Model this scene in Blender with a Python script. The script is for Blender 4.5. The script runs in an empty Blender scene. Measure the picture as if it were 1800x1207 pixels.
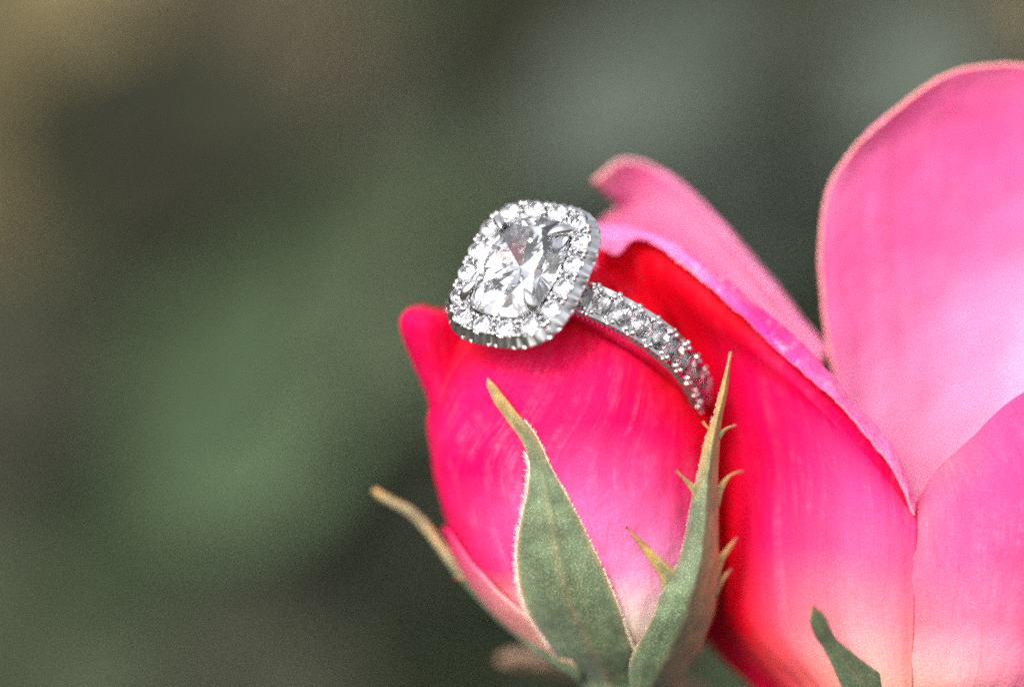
import bpy, math, random
import numpy as np
from mathutils import Matrix, Vector, noise

random.seed(7)
# ------------------------------------------------------------------ frame
# Everything is measured in millimetres in a frame aligned with the lens
# (x right, y away, z up), then tilted by the camera's pitch and set
# 300 mm above the flower bed; scene units are metres.
MM = 0.001
K = 27.4            # photograph pixels per millimetre at the stone
D = 250.0           # lens to stone, mm
PITCH = math.radians(-27)
ROT = Matrix.Rotation(PITCH, 4, 'X')
LIFT = Vector((0, 0, 0.30))
WORLD = Matrix.Translation(LIFT) @ ROT
S = bpy.context.scene
COL = S.collection

def pp(px, py, y):
    s = (D + y) / D
    return Vector(((px - 900) / K * s, y, (603.5 - py) / K * s))

# ------------------------------------------------------------------ camera
cam_d = bpy.data.cameras.new('camera'); cam = bpy.data.objects.new('camera', cam_d)
COL.objects.link(cam); S.camera = cam
cam_d.sensor_width = 36; cam_d.lens = 36 * D / (1800 / K)
cam_d.clip_start = 0.01; cam_d.clip_end = 200
cam.matrix_world = WORLD @ Matrix.Translation((0, -D * MM, 0)) @ Matrix.Rotation(math.radians(90), 4, 'X')
cam_d.dof.use_dof = True; cam_d.dof.focus_distance = (D - 0.2) * MM
cam_d.dof.aperture_fstop = cam_d.lens / 17.0
cam_d.dof.aperture_blades = 0

# ------------------------------------------------------------------ light
SUN_EL, SUN_AZ = math.radians(52), math.radians(215)   # azimuth clockwise from +Y
w = bpy.data.worlds.new('World'); S.world = w; w.use_nodes = True
nt = w.node_tree; nt.nodes.clear()
sky = nt.nodes.new('ShaderNodeTexSky'); sky.sky_type = 'NISHITA'; sky.sun_disc = False
sky.sun_elevation = SUN_EL; sky.sun_rotation = SUN_AZ
sky.dust_density = 6; sky.ozone_density = 0.6; sky.air_density = 1.0
hs = nt.nodes.new('ShaderNodeHueSaturation'); hs.inputs['Saturation'].default_value = 0.28
bg = nt.nodes.new('ShaderNodeBackground'); bg.inputs['Strength'].default_value = 0.15
wo = nt.nodes.new('ShaderNodeOutputWorld')
nt.links.new(sky.outputs[0], hs.inputs['Color']); nt.links.new(hs.outputs[0], bg.inputs['Color']); nt.links.new(bg.outputs[0], wo.inputs[0])
sun_d = bpy.data.lights.new('sun', 'SUN'); sun = bpy.data.objects.new('sun', sun_d); COL.objects.link(sun)
sun_d.energy = 1.3; sun_d.angle = math.radians(12); sun_d.color = (1.0, 0.96, 0.90)
sdir = Vector((math.sin(SUN_AZ) * math.cos(SUN_EL), math.cos(SUN_AZ) * math.cos(SUN_EL), math.sin(SUN_EL)))
sun.rotation_euler = sdir.to_track_quat('Z', 'Y').to_euler(); sun.location = (0, 0, 2)
S.view_settings.view_transform = 'Standard'; S.view_settings.look = 'None'
S.view_settings.exposure = 1.12; S.view_settings.gamma = 1
S.render.engine = 'CYCLES'
S.cycles.max_bounces = 16; S.cycles.transmission_bounces = 14; S.cycles.glossy_bounces = 6
S.cycles.diffuse_bounces = 4; S.cycles.transparent_max_bounces = 8
S.cycles.caustics_reflective = True; S.cycles.caustics_refractive = True
S.cycles.sample_clamp_indirect = 6; S.cycles.blur_glossy = 0.3
S.cycles.use_denoising = False; S.cycles.filter_width = 1.85
try: S.cycles.denoiser = 'OPENIMAGEDENOISE'
except Exception: pass

# ------------------------------------------------------------------ helpers
def thing(name, label, cat, base, group=None, rot=None):
    o = bpy.data.objects.new(name, None); COL.objects.link(o); o.empty_display_size = 0.003
    o.matrix_world = WORLD @ Matrix.Translation(Vector(base) * MM) @ (rot or Matrix())
    o['label'] = label; o['category'] = cat
    if group: o['group'] = group
    o['base'] = tuple(base)
    return o

def mesh(name, verts, faces, mats, parent=None, smooth=True, local=False, uv=None, col=None, midx=None):
    """verts in lens-frame millimetres (or the thing's own millimetres when local)"""
    V = np.array([tuple(v) for v in verts], dtype=float)
    if parent is not None and not local: V = V - np.array(tuple(parent['base']))
    V = V * MM
    if parent is None and not local:
        M = np.array(WORLD); V = V @ M[:3, :3].T + M[:3, 3]
    me = bpy.data.meshes.new(name); me.from_pydata(V.tolist(), [], faces)
    for m in (mats if isinstance(mats, (list, tuple)) else [mats]): me.materials.append(m)
    if midx is not None: me.polygons.foreach_set('material_index', midx)
    me.polygons.foreach_set('use_smooth', [smooth] * len(me.polygons))
    if uv is not None:
        l = me.uv_layers.new(name='UVMap'); vi = np.empty(len(me.loops), int); me.loops.foreach_get('vertex_index', vi)
        l.data.foreach_set('uv', np.array(uv)[vi].ravel())
    if col is not None:
        a = me.color_attributes.new('pigment', 'FLOAT_COLOR', 'POINT')
        c = np.ones((len(V), 4)); c[:, :3] = col; a.data.foreach_set('color', c.ravel())
    me.update()
    o = bpy.data.objects.new(name, me); COL.objects.link(o)
    if parent is not None: o.parent = parent
    return o

def copy_of(o, parent, mat):
    c = o.copy(); COL.objects.link(c); c.parent = parent; c.matrix_local = mat
    return c

def catmull(P, n):
    """P: (m, ...) control values -> n samples, endpoints kept"""
    P = np.asarray(P, float); m = len(P)
    E = np.concatenate([[2 * P[0] - P[1]], P, [2 * P[-1] - P[-2]]])
    t = np.linspace(0, m - 1 - 1e-9, n); i = t.astype(int); f = (t - i).reshape((-1,) + (1,) * (P.ndim - 1))
    a, b, c, d = E[i], E[i + 1], E[i + 2], E[i + 3]
    return .5 * (2 * b + (c - a) * f + (2 * a - 5 * b + 4 * c - d) * f**2 + (3 * b - a - 3 * c + d) * f**3)

def lerp_grid(G, nv, nu):
    G = np.asarray(G, float)
    v = np.linspace(0, len(G) - 1, nv); i = np.minimum(v.astype(int), len(G) - 2); f = (v - i)[:, None, None]
    R = G[i] * (1 - f) + G[i + 1] * f
    u = np.linspace(0, G.shape[1] - 1, nu); j = np.minimum(u.astype(int), G.shape[1] - 2); g = (u - j)[None, :, None]
    return R[:, j] * (1 - g) + R[:, j + 1] * g

def grid_normals(P):
    du = np.gradient(P, axis=1); dv = np.gradient(P, axis=0)
    n = np.cross(du, dv); l = np.linalg.norm(n, axis=2, keepdims=True); l[l < 1e-9] = 1
    return n / l

def sheet(name, P, colg, mats, parent, th=0.22, wr=0.05, seed=0, rim_col=(.88, .36, .20), ripple=0.0, backcol=None, edge=0.0):
    """a closed petal/sepal: two skins and a rim. P (nv, nu, 3) mm"""
    nv, nu = P.shape[:2]
    N = grid_normals(P)
    if N[..., 1].mean() > 0: N = -N       # N: towards the lens
    C = lerp_grid(colg, nv, nu)
    disp = np.zeros((nv, nu))
    for j in range(nv):
        for i in range(nu):
            u, v = i / (nu - 1), j / (nv - 1); p = P[j, i]
            d = noise.noise(Vector((u * 22 + seed, v * 1.6, seed))) * .45 * wr
            d += noise.noise(Vector((p[0] * .35 + seed, p[1] * .35, p[2] * .35))) * 1.6 * wr
            d += noise.noise(Vector((p[0] * 1.1 + seed, p[1] * 1.1, p[2] * 1.1))) * .5 * wr
            d += ripple * noise.noise(Vector((u * 9 + seed, 3.3, seed))) * v**4
            disp[j, i] = d
    P = P + N * disp[..., None]
    ev = np.linspace(0, 1, nv)[:, None]; eu = np.linspace(0, 1, nu)[None, :]
    if edge: 
        k = np.clip(np.maximum(np.maximum((edge - eu) / edge, (eu - 1 + edge) / edge), (ev - 1 + edge) / edge), 0, 1)[..., None] * .75 * np.minimum(1, ev * 4)[..., None]
        C = C * (1 - k) + np.array(rim_col) * k
    t = np.full((nv, nu), th)
    A = P; B = P - N * t[..., None]
    verts = np.concatenate([A.reshape(-1, 3), B.reshape(-1, 3)])
    off = nv * nu; F = []; mi = []
    for j in range(nv - 1):
        for i in range(nu - 1):
            a = j * nu + i
            F.append((a, a + 1, a + nu + 1, a + nu)); mi.append(0)
            F.append((off + a + nu, off + a + nu + 1, off + a + 1, off + a)); mi.append(1 if len(mats) > 1 else 0)
    border = [(0, i) for i in range(nu)] + [(j, nu - 1) for j in range(1, nv)] + [(nv - 1, i) for i in range(nu - 2, -1, -1)] + [(j, 0) for j in range(nv - 2, 0, -1)]
    ids = [j * nu + i for j, i in border]
    for a, b in zip(ids, ids[1:] + ids[:1]):
        F.append((b, a, off + a, off + b)); mi.append(len(mats) - 1)
    uu, vv = np.meshgrid(np.linspace(0, 1, nu), np.linspace(0, 1, nv))
    uv = np.stack([uu.ravel(), vv.ravel()], 1); uv = np.concatenate([uv, uv])
    Cb = C if backcol is None else lerp_grid(backcol, nv, nu)
    cc = np.concatenate([C.reshape(-1, 3), Cb.reshape(-1, 3)])
    return mesh(name, verts, F, mats, parent, True, uv=uv, col=cc, midx=mi)

def ctrl(grid, nv, nu):
    G = np.array([[tuple(pp(*c)) for c in row] for row in grid])
    G = catmull(G, nv)
    return catmull(G.transpose(1, 0, 2), nu).transpose(1, 0, 2)

# ------------------------------------------------------------------ materials
def new_mat(name):
    m = bpy.data.materials.new(name); m.use_nodes = True; t = m.node_tree; t.nodes.clear()
    out = t.nodes.new('ShaderNodeOutputMaterial'); return m, t, out

def nd(t, kind, **kw):
    n = t.nodes.new(kind)
    for k, v in kw.items():
        if hasattr(n, k): setattr(n, k, v)
        else: n.inputs[k.replace('_', ' ')].default_value = v
    return n

def petal_mat(name, streak=(.9, .45, .62), s_amt=.35, s_scale=(70, 3.2), mottle=.25, trans=.35, shift=(0, 0, 0), fine=1.0, rough=.55, vein=.22):
    m, t, out = new_mat(name); L = t.links.new
    at = nd(t, 'ShaderNodeAttribute', attribute_name='pigment')
    uv = nd(t, 'ShaderNodeUVMap', uv_map='UVMap')
    mp = nd(t, 'ShaderNodeMapping'); mp.inputs['Scale'].default_value = (s_scale[0], s_scale[1], 1)
    L(uv.outputs[0], mp.inputs[0])
    n1 = nd(t, 'ShaderNodeTexNoise', Scale=1.0, Detail=5.0, Roughness=.62, Distortion=.22); L(mp.outputs[0], n1.inputs['Vector'])
    r1 = nd(t, 'ShaderNodeMapRange'); r1.inputs[1].default_value = .46; r1.inputs[2].default_value = .72; L(n1.outputs[0], r1.inputs[0])
    tc = nd(t, 'ShaderNodeTexCoord')
    n2 = nd(t, 'ShaderNodeTexNoise', Scale=230.0, Detail=6.0, Roughness=.65); L(tc.outputs['Object'], n2.inputs['Vector'])
    r2 = nd(t, 'ShaderNodeMapRange'); r2.inputs[1].default_value = .42; r2.inputs[2].default_value = .68; L(n2.outputs[0], r2.inputs[0])
    # streaks show where the broad mottling lets them
    mul0 = nd(t, 'ShaderNodeMath', operation='MULTIPLY'); L(r1.outputs[0], mul0.inputs[0]); L(r2.outputs[0], mul0.inputs[1])
    n7 = nd(t, 'ShaderNodeTexNoise', Scale=1500.0, Detail=4.0, Roughness=.7); L(tc.outputs['Object'], n7.inputs['Vector'])
    r7 = nd(t, 'ShaderNodeMapRange'); r7.inputs[1].default_value = .38; r7.inputs[2].default_value = .62; r7.inputs[3].default_value = .25; r7.inputs[4].default_value = 1.3; L(n7.outputs[0], r7.inputs[0])
    mul = nd(t, 'ShaderNodeMath', operation='MULTIPLY'); L(mul0.outputs[0], mul.inputs[0]); L(r7.outputs[0], mul.inputs[1])
    a1 = nd(t, 'ShaderNodeMath', operation='MULTIPLY'); L(mul.outputs[0], a1.inputs[0]); a1.inputs[1].default_value = s_amt
    # how pale the pigment already is gates the streaks
    sep = nd(t, 'ShaderNodeSeparateColor'); L(at.outputs['Color'], sep.inputs[0])
    gate = nd(t, 'ShaderNodeMapRange'); gate.inputs[1].default_value = .035; gate.inputs[2].default_value = .22
    gate.inputs[3].default_value = .12; gate.inputs[4].default_value = 1; L(sep.outputs[2], gate.inputs[0])
    a2 = nd(t, 'ShaderNodeMath', operation='MULTIPLY'); L(a1.outputs[0], a2.inputs[0]); L(gate.outputs[0], a2.inputs[1])
    mx = nd(t, 'ShaderNodeMix', data_type='RGBA'); L(a2.outputs[0], mx.inputs[0]); L(at.outputs['Color'], mx.inputs[6]); mx.inputs[7].default_value = (*streak, 1)
    # veins and fine cells
    mp3 = nd(t, 'ShaderNodeMapping'); mp3.inputs['Scale'].default_value = (130, 16, 1); L(uv.outputs[0], mp3.inputs[0])
    n3 = nd(t, 'ShaderNodeTexNoise', Scale=1.0, Detail=6.0, Roughness=.7, Distortion=1.2); L(mp3.outputs[0], n3.inputs['Vector'])
    n4 = nd(t, 'ShaderNodeTexNoise', Scale=3200.0, Detail=3.0, Roughness=.7); L(tc.outputs['Object'], n4.inputs['Vector'])
    ad = nd(t, 'ShaderNodeMath', operation='ADD'); L(n3.outputs[0], ad.inputs[0]); L(n4.outputs[0], ad.inputs[1])
    r3 = nd(t, 'ShaderNodeMapRange'); r3.inputs[1].default_value = .7; r3.inputs[2].default_value = 1.3
    r3.inputs[3].default_value = 1 - mottle; r3.inputs[4].default_value = 1 + mottle * .6; L(ad.outputs[0], r3.inputs[0])
    gm = nd(t, 'ShaderNodeVectorMath', operation='SCALE'); L(mx.outputs[2], gm.inputs[0]); L(r3.outputs[0], gm.inputs['Scale'])
    mp6 = nd(t, 'ShaderNodeMapping'); mp6.inputs['Scale'].default_value = (11, .9, 1); L(uv.outputs[0], mp6.inputs[0])
    n6 = nd(t, 'ShaderNodeTexNoise', Scale=1.0, Detail=2.5, Roughness=.5, Distortion=.25); L(mp6.outputs[0], n6.inputs['Vector'])
    s6 = nd(t, 'ShaderNodeMath', operation='SUBTRACT'); L(n6.outputs[0], s6.inputs[0]); s6.inputs[1].default_value = .5
    a6 = nd(t, 'ShaderNodeMath', operation='ABSOLUTE'); L(s6.outputs[0], a6.inputs[0])
    r6 = nd(t, 'ShaderNodeMapRange'); r6.inputs[1].default_value = 0; r6.inputs[2].default_value = .010; r6.inputs[3].default_value = vein; r6.inputs[4].default_value = 0; L(a6.outputs[0], r6.inputs[0])
    m6 = nd(t, 'ShaderNodeMix', data_type='RGBA'); L(r6.outputs[0], m6.inputs[0]); L(gm.outputs[0], m6.inputs[6]); m6.inputs[7].default_value = (.72, .05, .09, 1)
    cl = nd(t, 'ShaderNodeVectorMath', operation='MINIMUM'); L(m6.outputs[2], cl.inputs[0]); cl.inputs[1].default_value = (.93, .93, .93)
    bp = nd(t, 'ShaderNodeBump', Strength=.35 * fine, Distance=.00025); L(ad.outputs[0], bp.inputs['Height'])
    pb = nd(t, 'ShaderNodeBsdfPrincipled', Roughness=rough); pb.inputs['Specular IOR Level'].default_value = .12
    pb.inputs['Sheen Weight'].default_value = .0; pb.inputs['Sheen Roughness'].default_value = .5
    L(cl.outputs[0], pb.inputs['Base Color']); L(bp.outputs[0], pb.inputs['Normal'])
    tr = nd(t, 'ShaderNodeBsdfTranslucent'); L(cl.outputs[0], tr.inputs['Color']); L(bp.outputs[0], tr.inputs['Normal'])
    ms = nd(t, 'ShaderNodeMixShader', Fac=trans); L(pb.outputs[0], ms.inputs[1]); L(tr.outputs[0], ms.inputs[2]); L(ms.outputs[0], out.inputs[0])
    return m

def leaf_mat(name, speck=(.42, .46, .33), trans=.15, speck_scale=8200.0, amt=.6, brown=.5):
    m, t, out = new_mat(name); L = t.links.new
    at = nd(t, 'ShaderNodeAttribute', attribute_name='pigment'); tc = nd(t, 'ShaderNodeTexCoord'); uv = nd(t, 'ShaderNodeUVMap', uv_map='UVMap')
    n1 = nd(t, 'ShaderNodeTexNoise', Scale=speck_scale, Detail=4.0, Roughness=.75); L(tc.outputs['Object'], n1.inputs['Vector'])
    r1 = nd(t, 'ShaderNodeMapRange'); r1.inputs[1].default_value = .5; r1.inputs[2].default_value = .72; r1.inputs[4].default_value = amt; L(n1.outputs[0], r1.inputs[0])
    mx = nd(t, 'ShaderNodeMix', data_type='RGBA'); L(r1.outputs[0], mx.inputs[0]); L(at.outputs['Color'], mx.inputs[6]); mx.inputs[7].default_value = (*speck, 1)
    mp = nd(t, 'ShaderNodeMapping'); mp.inputs['Scale'].default_value = (9, 3, 1); L(uv.outputs[0], mp.inputs[0])
    n2 = nd(t, 'ShaderNodeTexNoise', Scale=1.0, Detail=6.0, Roughness=.7, Distortion=1.0); L(mp.outputs[0], n2.inputs['Vector'])
    r2 = nd(t, 'ShaderNodeMapRange'); r2.inputs[1].default_value = .56; r2.inputs[2].default_value = .75; r2.inputs[4].default_value = brown; L(n2.outputs[0], r2.inputs[0])
    m2 = nd(t, 'ShaderNodeMix', data_type='RGBA'); L(r2.outputs[0], m2.inputs[0]); L(mx.outputs[2], m2.inputs[6]); m2.inputs[7].default_value = (.28, .13, .06, 1)
    su = nd(t, 'ShaderNodeSeparateXYZ'); L(uv.outputs[0], su.inputs[0])
    rb = nd(t, 'ShaderNodeMath', operation='SUBTRACT'); L(su.outputs[0], rb.inputs[0]); rb.inputs[1].default_value = .5
    ra = nd(t, 'ShaderNodeMath', operation='ABSOLUTE'); L(rb.outputs[0], ra.inputs[0])
    rr = nd(t, 'ShaderNodeMapRange'); rr.inputs[1].default_value = 0; rr.inputs[2].default_value = .09; rr.inputs[3].default_value = .6; rr.inputs[4].default_value = 0; L(ra.outputs[0], rr.inputs[0])
    rm = nd(t, 'ShaderNodeMath', operation='MULTIPLY'); L(rr.outputs[0], rm.inputs[0]); L(n2.outputs[0], rm.inputs[1])
    m3 = nd(t, 'ShaderNodeMix', data_type='RGBA'); L(rm.outputs[0], m3.inputs[0]); L(m2.outputs[2], m3.inputs[6]); m3.inputs[7].default_value = (.26, .17, .09, 1)
    m2 = m3
    n5 = nd(t, 'ShaderNodeTexNoise', Scale=700.0, Detail=4.0, Roughness=.6); L(tc.outputs['Object'], n5.inputs['Vector'])
    r5 = nd(t, 'ShaderNodeMapRange'); r5.inputs[1].default_value = .35; r5.inputs[2].default_value = .65; r5.inputs[3].default_value = .72; r5.inputs[4].default_value = 1.25; L(n5.outputs[0], r5.inputs[0])
    sc = nd(t, 'ShaderNodeVectorMath', operation='SCALE'); L(m2.outputs[2], sc.inputs[0]); L(r5.outputs[0], sc.inputs['Scale'])
    bp = nd(t, 'ShaderNodeBump', Strength=.6, Distance=.0001); L(n1.outputs[0], bp.inputs['Height'])
    pb = nd(t, 'ShaderNodeBsdfPrincipled', Roughness=.62); pb.inputs['Specular IOR Level'].default_value = .25; pb.inputs['Sheen Weight'].default_value = .15
    L(sc.outputs[0], pb.inputs['Base Color']); L(bp.outputs[0], pb.inputs['Normal'])
    tr = nd(t, 'ShaderNodeBsdfTranslucent'); L(sc.outputs[0], tr.inputs['Color'])
    ms = nd(t, 'ShaderNodeMixShader', Fac=trans); L(pb.outputs[0], ms.inputs[1]); L(tr.outputs[0], ms.inputs[2]); L(ms.outputs[0], out.inputs[0])
    return m

def plain_mat(name, col, rough=.6, metal=0.0, bump=0.0, scale=3000.0, trans=0.0):
    m, t, out = new_mat(name); L = t.links.new
    tc = nd(t, 'ShaderNodeTexCoord'); n1 = nd(t, 'ShaderNodeTexNoise', Scale=scale, Detail=4.0, Roughness=.6); L(tc.outputs['Object'], n1.inputs['Vector'])
    r = nd(t, 'ShaderNodeMapRange'); r.inputs[3].default_value = .8; r.inputs[4].default_value = 1.15; L(n1.outputs[0], r.inputs[0])
    sc = nd(t, 'ShaderNodeVectorMath', operation='SCALE'); sc.inputs[0].default_value = col; L(r.outputs[0], sc.inputs['Scale'])
    pb = nd(t, 'ShaderNodeBsdfPrincipled', Roughness=rough, Metallic=metal); L(sc.outputs[0], pb.inputs['Base Color'])
    if bump:
        bp = nd(t, 'ShaderNodeBump', Strength=bump, Distance=.00005); L(n1.outputs[0], bp.inputs['Height']); L(bp.outputs[0], pb.inputs['Normal'])
    if trans:
        tr = nd(t, 'ShaderNodeBsdfTranslucent'); L(sc.outputs[0], tr.inputs['Color'])
        ms = nd(t, 'ShaderNodeMixShader', Fac=trans); L(pb.outputs[0], ms.inputs[1]); L(tr.outputs[0], ms.inputs[2]); L(ms.outputs[0], out.inputs[0])
    else: L(pb.outputs[0], out.inputs[0])
    return m

M_outer = petal_mat('bud_petal_skin', streak=(.9, .36, .58), s_amt=.62, s_scale=(38, 2.0), mottle=.16, trans=.38)
M_red = petal_mat('petal_outer_skin', streak=(.9, .34, .52), s_amt=.45, s_scale=(26, 2.2), mottle=.12, trans=.45)
M_lip = petal_mat('petal_lip_skin', streak=(.92, .50, .70), s_amt=1.0, s_scale=(46, 5), mottle=.26, trans=.30, fine=1.6)
M_pink = petal_mat('petal_inner_skin', streak=(.93, .62, .76), s_amt=.35, s_scale=(8, 3), mottle=.05, trans=.48, vein=.05)
M_rim = petal_mat('petal_rim_skin', streak=(.9, .5, .3), s_amt=.3, trans=.35)
M_sepal = leaf_mat('sepal_skin')
M_hip = leaf_mat('hip_skin', amt=.25, brown=.2)
M_hair = plain_mat('sepal_hair', (.72, .62, .50), trans=.4)
M_metal = plain_mat('white_gold', (.62, .605, .60), rough=.09, metal=1.0)
M_metal2 = plain_mat('white_gold_satin', (.84, .83, .82), rough=.2, metal=1.0, bump=.15, scale=9000.0)

def diamond_mat(name='diamond', c=(.975, .976, .98, 1)):
    m, t, out = new_mat(name); L = t.links.new
    tc = nd(t, 'ShaderNodeTexCoord'); n = nd(t, 'ShaderNodeTexNoise', Scale=1200.0); L(tc.outputs['Object'], n.inputs['Vector'])
    r = nd(t, 'ShaderNodeMapRange'); r.inputs[3].default_value = 0.0; r.inputs[4].default_value = .012; L(n.outputs[0], r.inputs[0])
    g = nd(t, 'ShaderNodeBsdfGlass', IOR=2.42); g.inputs['Color'].default_value = c; L(r.outputs[0], g.inputs['Roughness'])
    L(g.outputs[0], out.inputs[0]); return m
M_dia = diamond_mat(); M_dia_small = diamond_mat('small_diamond', (.89, .892, .90, 1))

# pigments (linear albedo)
RED = (.84, .001, .020); CRIM = (.60, .001, .035); HOT = (.85, .001, .115); ROSE = (.86, .010, .145); MAG = (.86, .05, .235)
PINK = (.88, .15, .40); LP = (.88, .36, .60); PALE = (.90, .62, .74); CREAM = (.84, .62, .42); PEACH = (.84, .36, .27); LIL = (.80, .18, .52)

# ------------------------------------------------------------------ setting: flower bed
def soil():
    n = 90; ext = 14.0; V = []; F = []
    g = np.sign(np.linspace(-1, 1, n)) * np.abs(np.linspace(-1, 1, n))**3 * ext
    for y in g:
        for x in g:
            near = max(0, 1 - math.hypot(x, y) / 3)
            z = (noise.noise(Vector((x * 9, y * 9, 0))) * .018 + noise.noise(Vector((x * 40, y * 40, 5))) * .006) * near
            V.append((x, y, z - .012))
    for j in range(n - 1):
        for i in range(n - 1):
            a = j * n + i; F.append((a, a + 1, a + n + 1, a + n))
    me = bpy.data.meshes.new('ground'); me.from_pydata(V, [], F)
    m, t, out = new_mat('garden_soil'); L = t.links.new
    tc = nd(t, 'ShaderNodeTexCoord'); n1 = nd(t, 'ShaderNodeTexNoise', Scale=14.0, Detail=10.0, Roughness=.7); L(tc.outputs['Object'], n1.inputs['Vector'])
    cr = nd(t, 'ShaderNodeValToRGB'); e = cr.color_ramp.elements
    e[0].position = .35; e[0].color = (.024, .022, .014, 1); e[1].position = .7; e[1].color = (.05, .045, .03, 1)
    L(n1.outputs[0], cr.inputs[0])
    bp = nd(t, 'ShaderNodeBump', Strength=.8, Distance=.01); L(n1.outputs[0], bp.inputs['Height'])
    pb = nd(t, 'ShaderNodeBsdfPrincipled', Roughness=.95); L(cr.outputs[0], pb.inputs['Base Color']); L(bp.outputs[0], pb.inputs['Normal']); L(pb.outputs[0], out.inputs[0])
    me.materials.append(m); me.polygons.foreach_set('use_smooth', [True] * len(me.polygons))
    o = bpy.data.objects.new('ground', me); COL.objects.link(o); o['kind'] = 'structure'
soil()

LEAFCOL = {'g': (.044, .056, .031), 'm': (.054, .071, .040), 'p': (.066, .100, .052), 's': (.066, .080, .064), 'd': (.028, .030, .018),
           'e': (.054, .058, .038), 't': (.175, .142, .072), 'b': (.088, .074, .048), 'o': (.042, .036, .021)}
def foliage():
    V = []; F = []; C = []
    def leaf(c, ln, ang, col, tilt=0.0, wd=.62):
        """ovate leaf folded a little along its midrib, facing roughly the lens"""
        b = len(V); R = Matrix.Rotation(ang, 3, 'Y') @ Matrix.Rotation(tilt, 3, 'X') @ Matrix.Rotation(random.uniform(-.5, .5), 3, 'Z')
        n = 9
        for i in range(n):
            t = i / (n - 1); wdt = ln * wd * .5 * math.sin(math.pi * min(1, t**.8)) ** .75 * (1 + (.07 if i % 2 else -.03))
            bend = -ln * .25 * (t - .5)**2
            for s in (-1, 0, 1):
                V.append(c + R @ Vector((s * wdt, bend + abs(s) * wdt * -.22, ln * (t - .5))))
                k = (1.0 if s else .85) * random.uniform(.92, 1.08); C.append([x * k for x in col])
        for i in range(n - 1):
            for s in (0, 1):
                a = b + i * 3 + s; F.append((a, a + 1, a + 4, a + 3))
    # masses of leaves: (px, py, spread px, depth mm, pigment, how many)
    M = [(100, 110, 150, 420, 't', 14), (40, 330, 90, 440, 't', 6), (60, 230, 120, 420, 'b', 6), (250, 200, 60, 400, 'o', 4),
         (450, 55, 130, 460, 'b', 12), (330, 60, 80, 460, 'o', 4), (570, 50, 90, 450, 'b', 4),
         (320, 220, 100, 330, 'd', 9), (640, 90, 110, 470, 'd', 3), (1010, 90, 90, 330, 'd', 9), (1350, 20, 110, 330, 'd', 9), (240, 330, 90, 360, 'd', 3), (1020, 230, 90, 440, 'd', 4),
         (30, 640, 90, 310, 'd', 10), (90, 780, 70, 310, 'd', 5), (30, 900, 100, 400, 'g', 5),
         (690, 850, 130, 360, 'e', 14), (520, 1120, 170, 350, 'e', 14), (760, 1060, 110, 360, 'g', 10), (620, 980, 110, 350, 'e', 10), (60, 1100, 120, 400, 'o', 3),
         (770, 290, 90, 360, 's', 5), (950, 330, 120, 400, 's', 5), (1220, 170, 90, 320, 's', 12), (1510, 120, 70, 320, 's', 8), (1330, 330, 130, 400, 's', 4), (1180, 300, 110, 400, 's', 5),
         (230, 480, 150, 380, 'm', 9), (620, 620, 170, 360, 'm', 10), (520, 420, 130, 400, 'm', 5), (700, 480, 110, 400, 'g', 6),
         (520, 590, 110, 330, 'm', 8), (560, 430, 110, 330, 'm', 7), (690, 560, 80, 340, 'm', 5), (240, 860, 90, 345, 'm', 9), (560, 760, 90, 370, 'm', 8), (450, 670, 60, 320, 'p', 6), (400, 750, 60, 320, 'p', 7), (350, 860, 60, 320, 'p', 7), (300, 960, 50, 330, 'p', 3), (230, 1060, 120, 360, 'm', 10), (470, 610, 80, 350, 'p', 4), (160, 1140, 100, 370, 'g', 5),
         (1700, 60, 80, 430, 'o', 6), (1780, 40, 60, 430, 't', 2), (1380, 440, 120, 340, 'm', 14), (1300, 330, 90, 340, 's', 4), (900, 200, 80, 340, 'm', 4), (1350, 1150, 160, 380, 'g', 8), (900, 1150, 140, 380, 'g', 8)]
    for px, py, sp, dep, k, cnt in M:
        for _ in range(cnt):
            x = px + random.gauss(0, .55) * sp; y = py + random.gauss(0, .55) * sp; z = dep + random.uniform(-50, 50)
            leaf(pp(x, y, z), random.uniform(22, 40), random.uniform(-2.4, 2.4), LEAFCOL[k], random.uniform(-.5, .5))
    # general cover behind and to the sides
    for _ in range(6500):
        x = random.uniform(-4500, 6300); y = random.uniform(-900, 1900); z = random.uniform(470, 640)
        p = pp(x, y, z); wz = (WORLD @ (p * MM)).z
        if wz < .004 or wz > .45: continue
        leaf(p, random.uniform(24, 44), random.uniform(-3, 3), LEAFCOL[random.choice('ggggmmdo')], random.uniform(-.8, .8))
    o = mesh('background_foliage', V, F, plain_leaf, None, True, col=C)
    o['kind'] = 'stuff'; o['label'] = 'blurred green and brown leaves of the shrubs behind the roses'; o['category'] = 'foliage'
plain_leaf, t_, out_ = new_mat('shrub_leaf')
_a = nd(t_, 'ShaderNodeAttribute', attribute_name='pigment'); _p = nd(t_, 'ShaderNodeBsdfPrincipled', Roughness=.6); _p.inputs['Specular IOR Level'].default_value = .12
_n = nd(t_, 'ShaderNodeTexNoise', Scale=90.0, Detail=5.0); _tc = nd(t_, 'ShaderNodeTexCoord'); t_.links.new(_tc.outputs['Object'], _n.inputs['Vector'])
_r = nd(t_, 'ShaderNodeMapRange'); _r.inputs[3].default_value = .7; _r.inputs[4].default_value = 1.3; t_.links.new(_n.outputs[0], _r.inputs[0])
_s = nd(t_, 'ShaderNodeVectorMath', operation='SCALE'); t_.links.new(_a.outputs['Color'], _s.inputs[0]); t_.links.new(_r.outputs[0], _s.inputs['Scale'])
_t = nd(t_, 'ShaderNodeBsdfTranslucent'); t_.links.new(_s.outputs[0], _t.inputs['Color']); t_.links.new(_s.outputs[0], _p.inputs['Base Color'])
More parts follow.
